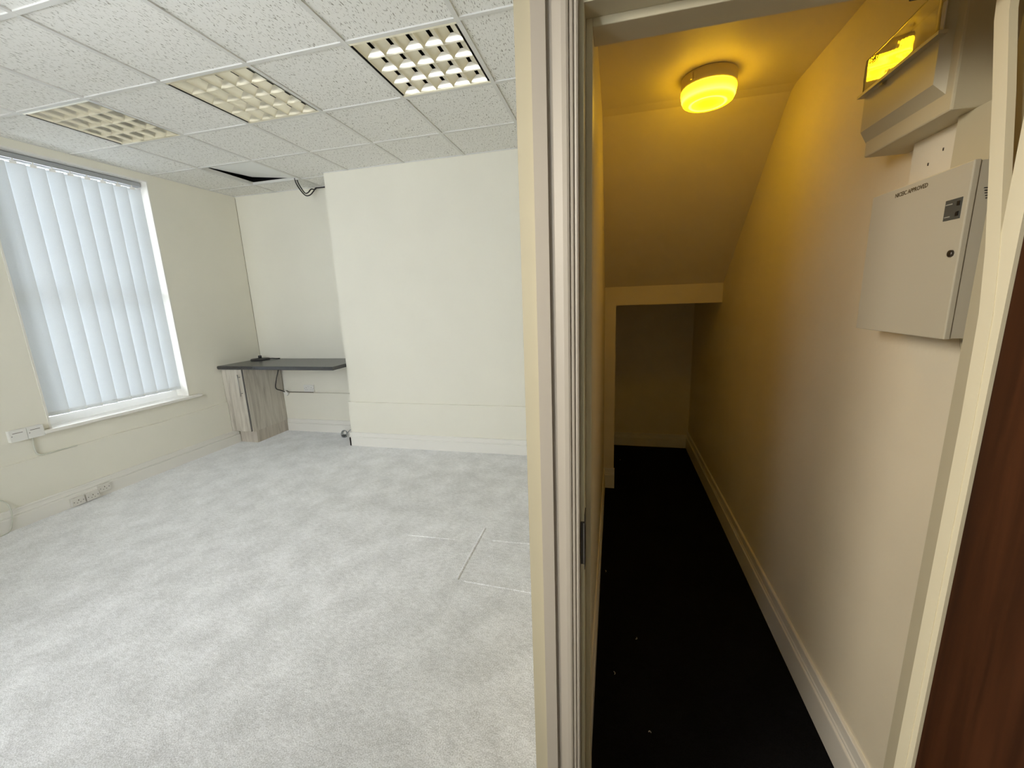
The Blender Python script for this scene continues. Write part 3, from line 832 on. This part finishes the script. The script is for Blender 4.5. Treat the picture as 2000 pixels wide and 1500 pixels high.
tag(tube('flex_tail', [(-0.245, 2.072, 0.514), (-0.222, 2.074, 0.518), (-0.200, 2.08, 0.502), (-0.10, 2.083, 0.501), (0.06, 2.084, 0.5015), (0.15, 2.084, 0.5015)], 0.0036, INK),
    'dark thin cable lying along the ledge under the alcove socket', 'cable')

# grey coil of cable by the chimney corner
cl = thing('cable_coil', 'small grey coil of cable on the carpet at the chimney corner', 'cable', (0.635, 1.935, 0))
bm = bmesh.new()
for k in range(3):
    r = 0.040 - 0.005 * k
    bm_tube(bm, [(r * math.cos(t) * 0.95, -0.012 + 0.010 * k + 0.3 * r * math.sin(t), 0.044 + r * math.sin(t)) for t in [2 * PI * i / 18 for i in range(19)]], 0.0045, 7)
obj('loops', bm, COPPERW, cl, smooth=True)
tube('tail', [(0.036, 0.0, 0.05), (0.055, 0.02, 0.075), (0.075, 0.03, 0.085), (0.11, 0.04, 0.07)], 0.0045, COPPERW, cl)
box('plug', (-0.030, 0.018, -0.020, 0.014, 0.0, 0.030), DGREY, cl, bevel=0.004)

# black cable loops from the ceiling
for k, pts in enumerate(([(0.530, 1.79, 2.835), (0.533, 1.80, 2.78), (0.535, 1.86, 2.715), (0.530, 1.93, 2.690), (0.530, 2.00, 2.715), (0.535, 2.06, 2.77), (0.54, 2.085, 2.80), (0.60, 2.088, 2.800), (0.93, 2.09, 2.800)],
                         [(0.546, 1.80, 2.835), (0.549, 1.81, 2.785), (0.545, 1.86, 2.735), (0.540, 1.91, 2.708), (0.545, 1.95, 2.725), (0.555, 1.99, 2.765), (0.55, 2.05, 2.775), (0.545, 2.088, 2.80)])):
    tag(tube('ceiling_cable', pts, 0.0062, BLACK), ('black cable drooping lowest in a loop from the alcove ceiling', 'thin black cable in a shorter kinked loop from the alcove ceiling')[k], 'cable', 'cable loops at the alcove ceiling')

# ------------------------------------------------------------------ fittings on the window wall
for k, (y, lb) in enumerate(((-0.158, 'white surface switch box left of the other beside the window sill'), (-0.062, 'white surface switch box touching the window sill end'))):
    t = thing('switch_box', lb, 'switch box', (XW, y, 0.676), 'pair of switch boxes by the sill')
    box('back_box', (0, 0.028, -0.046, 0.046, -0.043, 0.043), PLASTIC, t, bevel=0.003)
    box('faceplate', (0.0285, 0.036, -0.047, 0.047, -0.044, 0.044), PLASTIC, t, bevel=0.002)
    box('label_slot', (0.0358, 0.0364, -0.030, 0.026, 0.018, 0.0215), INK, t)
    lathe('screw', [(0.003, 0.0355), (0.003, 0.0368)], DSTEEL, t, 8, (0, -0.036, 0), 'x')
tag(tube('spur_cable', [(XW + 0.012, -0.078, 0.640), (XW + 0.012, -0.085, 0.57), (XW + 0.014, -0.082, 0.51), (XW + 0.022, -0.065, 0.487), (XW + 0.022, -0.02, 0.483), (XW + 0.021, 0.04, 0.4835), (XW + 0.020, 0.16, 0.483)], 0.006, CABW),
    'pale cable dropping from the switch box to the wall ledge', 'cable')
tag(tube('loop_cable', [(XW + 0.012, -0.42, 0.26), (XW + 0.018, -0.36, 0.26), (XW + 0.030, -0.315, 0.215), (XW + 0.052, -0.312, 0.15), (XW + 0.055, -0.325, 0.07), (XW + 0.052, -0.35, 0.008), (XW + 0.075, -0.42, 0.006)], 0.0045, CABW),
    'pale cable looping over the skirting at the left edge', 'cable')
# sockets on the skirting
for (y, w, z, d, sock, lb) in ((0.055, 0.086, 0.034, 0.030, 1, 'leftmost low white outlet plate on the window wall skirting'),
                               (0.152, 0.090, 0.034, 0.030, 1, 'middle low white outlet plate on the window wall skirting'),
                               (0.245, 0.086, 0.062, 0.022, 1, 'raised grey-edged outlet plate, rightmost of three on the skirting')):
    t = double_socket('outlet_plate', lb, (XW + 0.039, y, z + 0.008), w, 0.066, -PI * 1.5, d, OUTLET, 'outlet plates on the window skirting', sock, 'outlet')

# seams of the carpet hatch: low ridges
def seam(pts, r=0.0035):
    bm = bmesh.new()
    P = [Vector(p) for p in pts]
    for a, b in zip(P, P[1:]):
        d = (b - a).normalized(); n_ = Vector((-d.y, d.x, 0))
        pr = [(-r * 2, 0), (-r * 0.8, r), (r * 0.8, r), (r * 2, 0)]
        A = [bm.verts.new(a + n_ * u + Vector((0, 0, z))) for u, z in pr]; B = [bm.verts.new(b + n_ * u + Vector((0, 0, z))) for u, z in pr]
        for k in range(3): bm.faces.new((A[k], A[k + 1], B[k + 1], B[k]))
    o = obj('seam', bm, CARPET, floor)
seam([(2.890, -0.205, 0), (2.887, 0.06, 0), (2.885, 0.33, 0)], 0.005)
seam([(2.93, -0.205, 0), (3.54, -0.235, 0)]); seam([(2.40, 0.16, 0), (2.75, 0.17, 0)]); seam([(2.98, 0.205, 0), (3.54, 0.215, 0)])
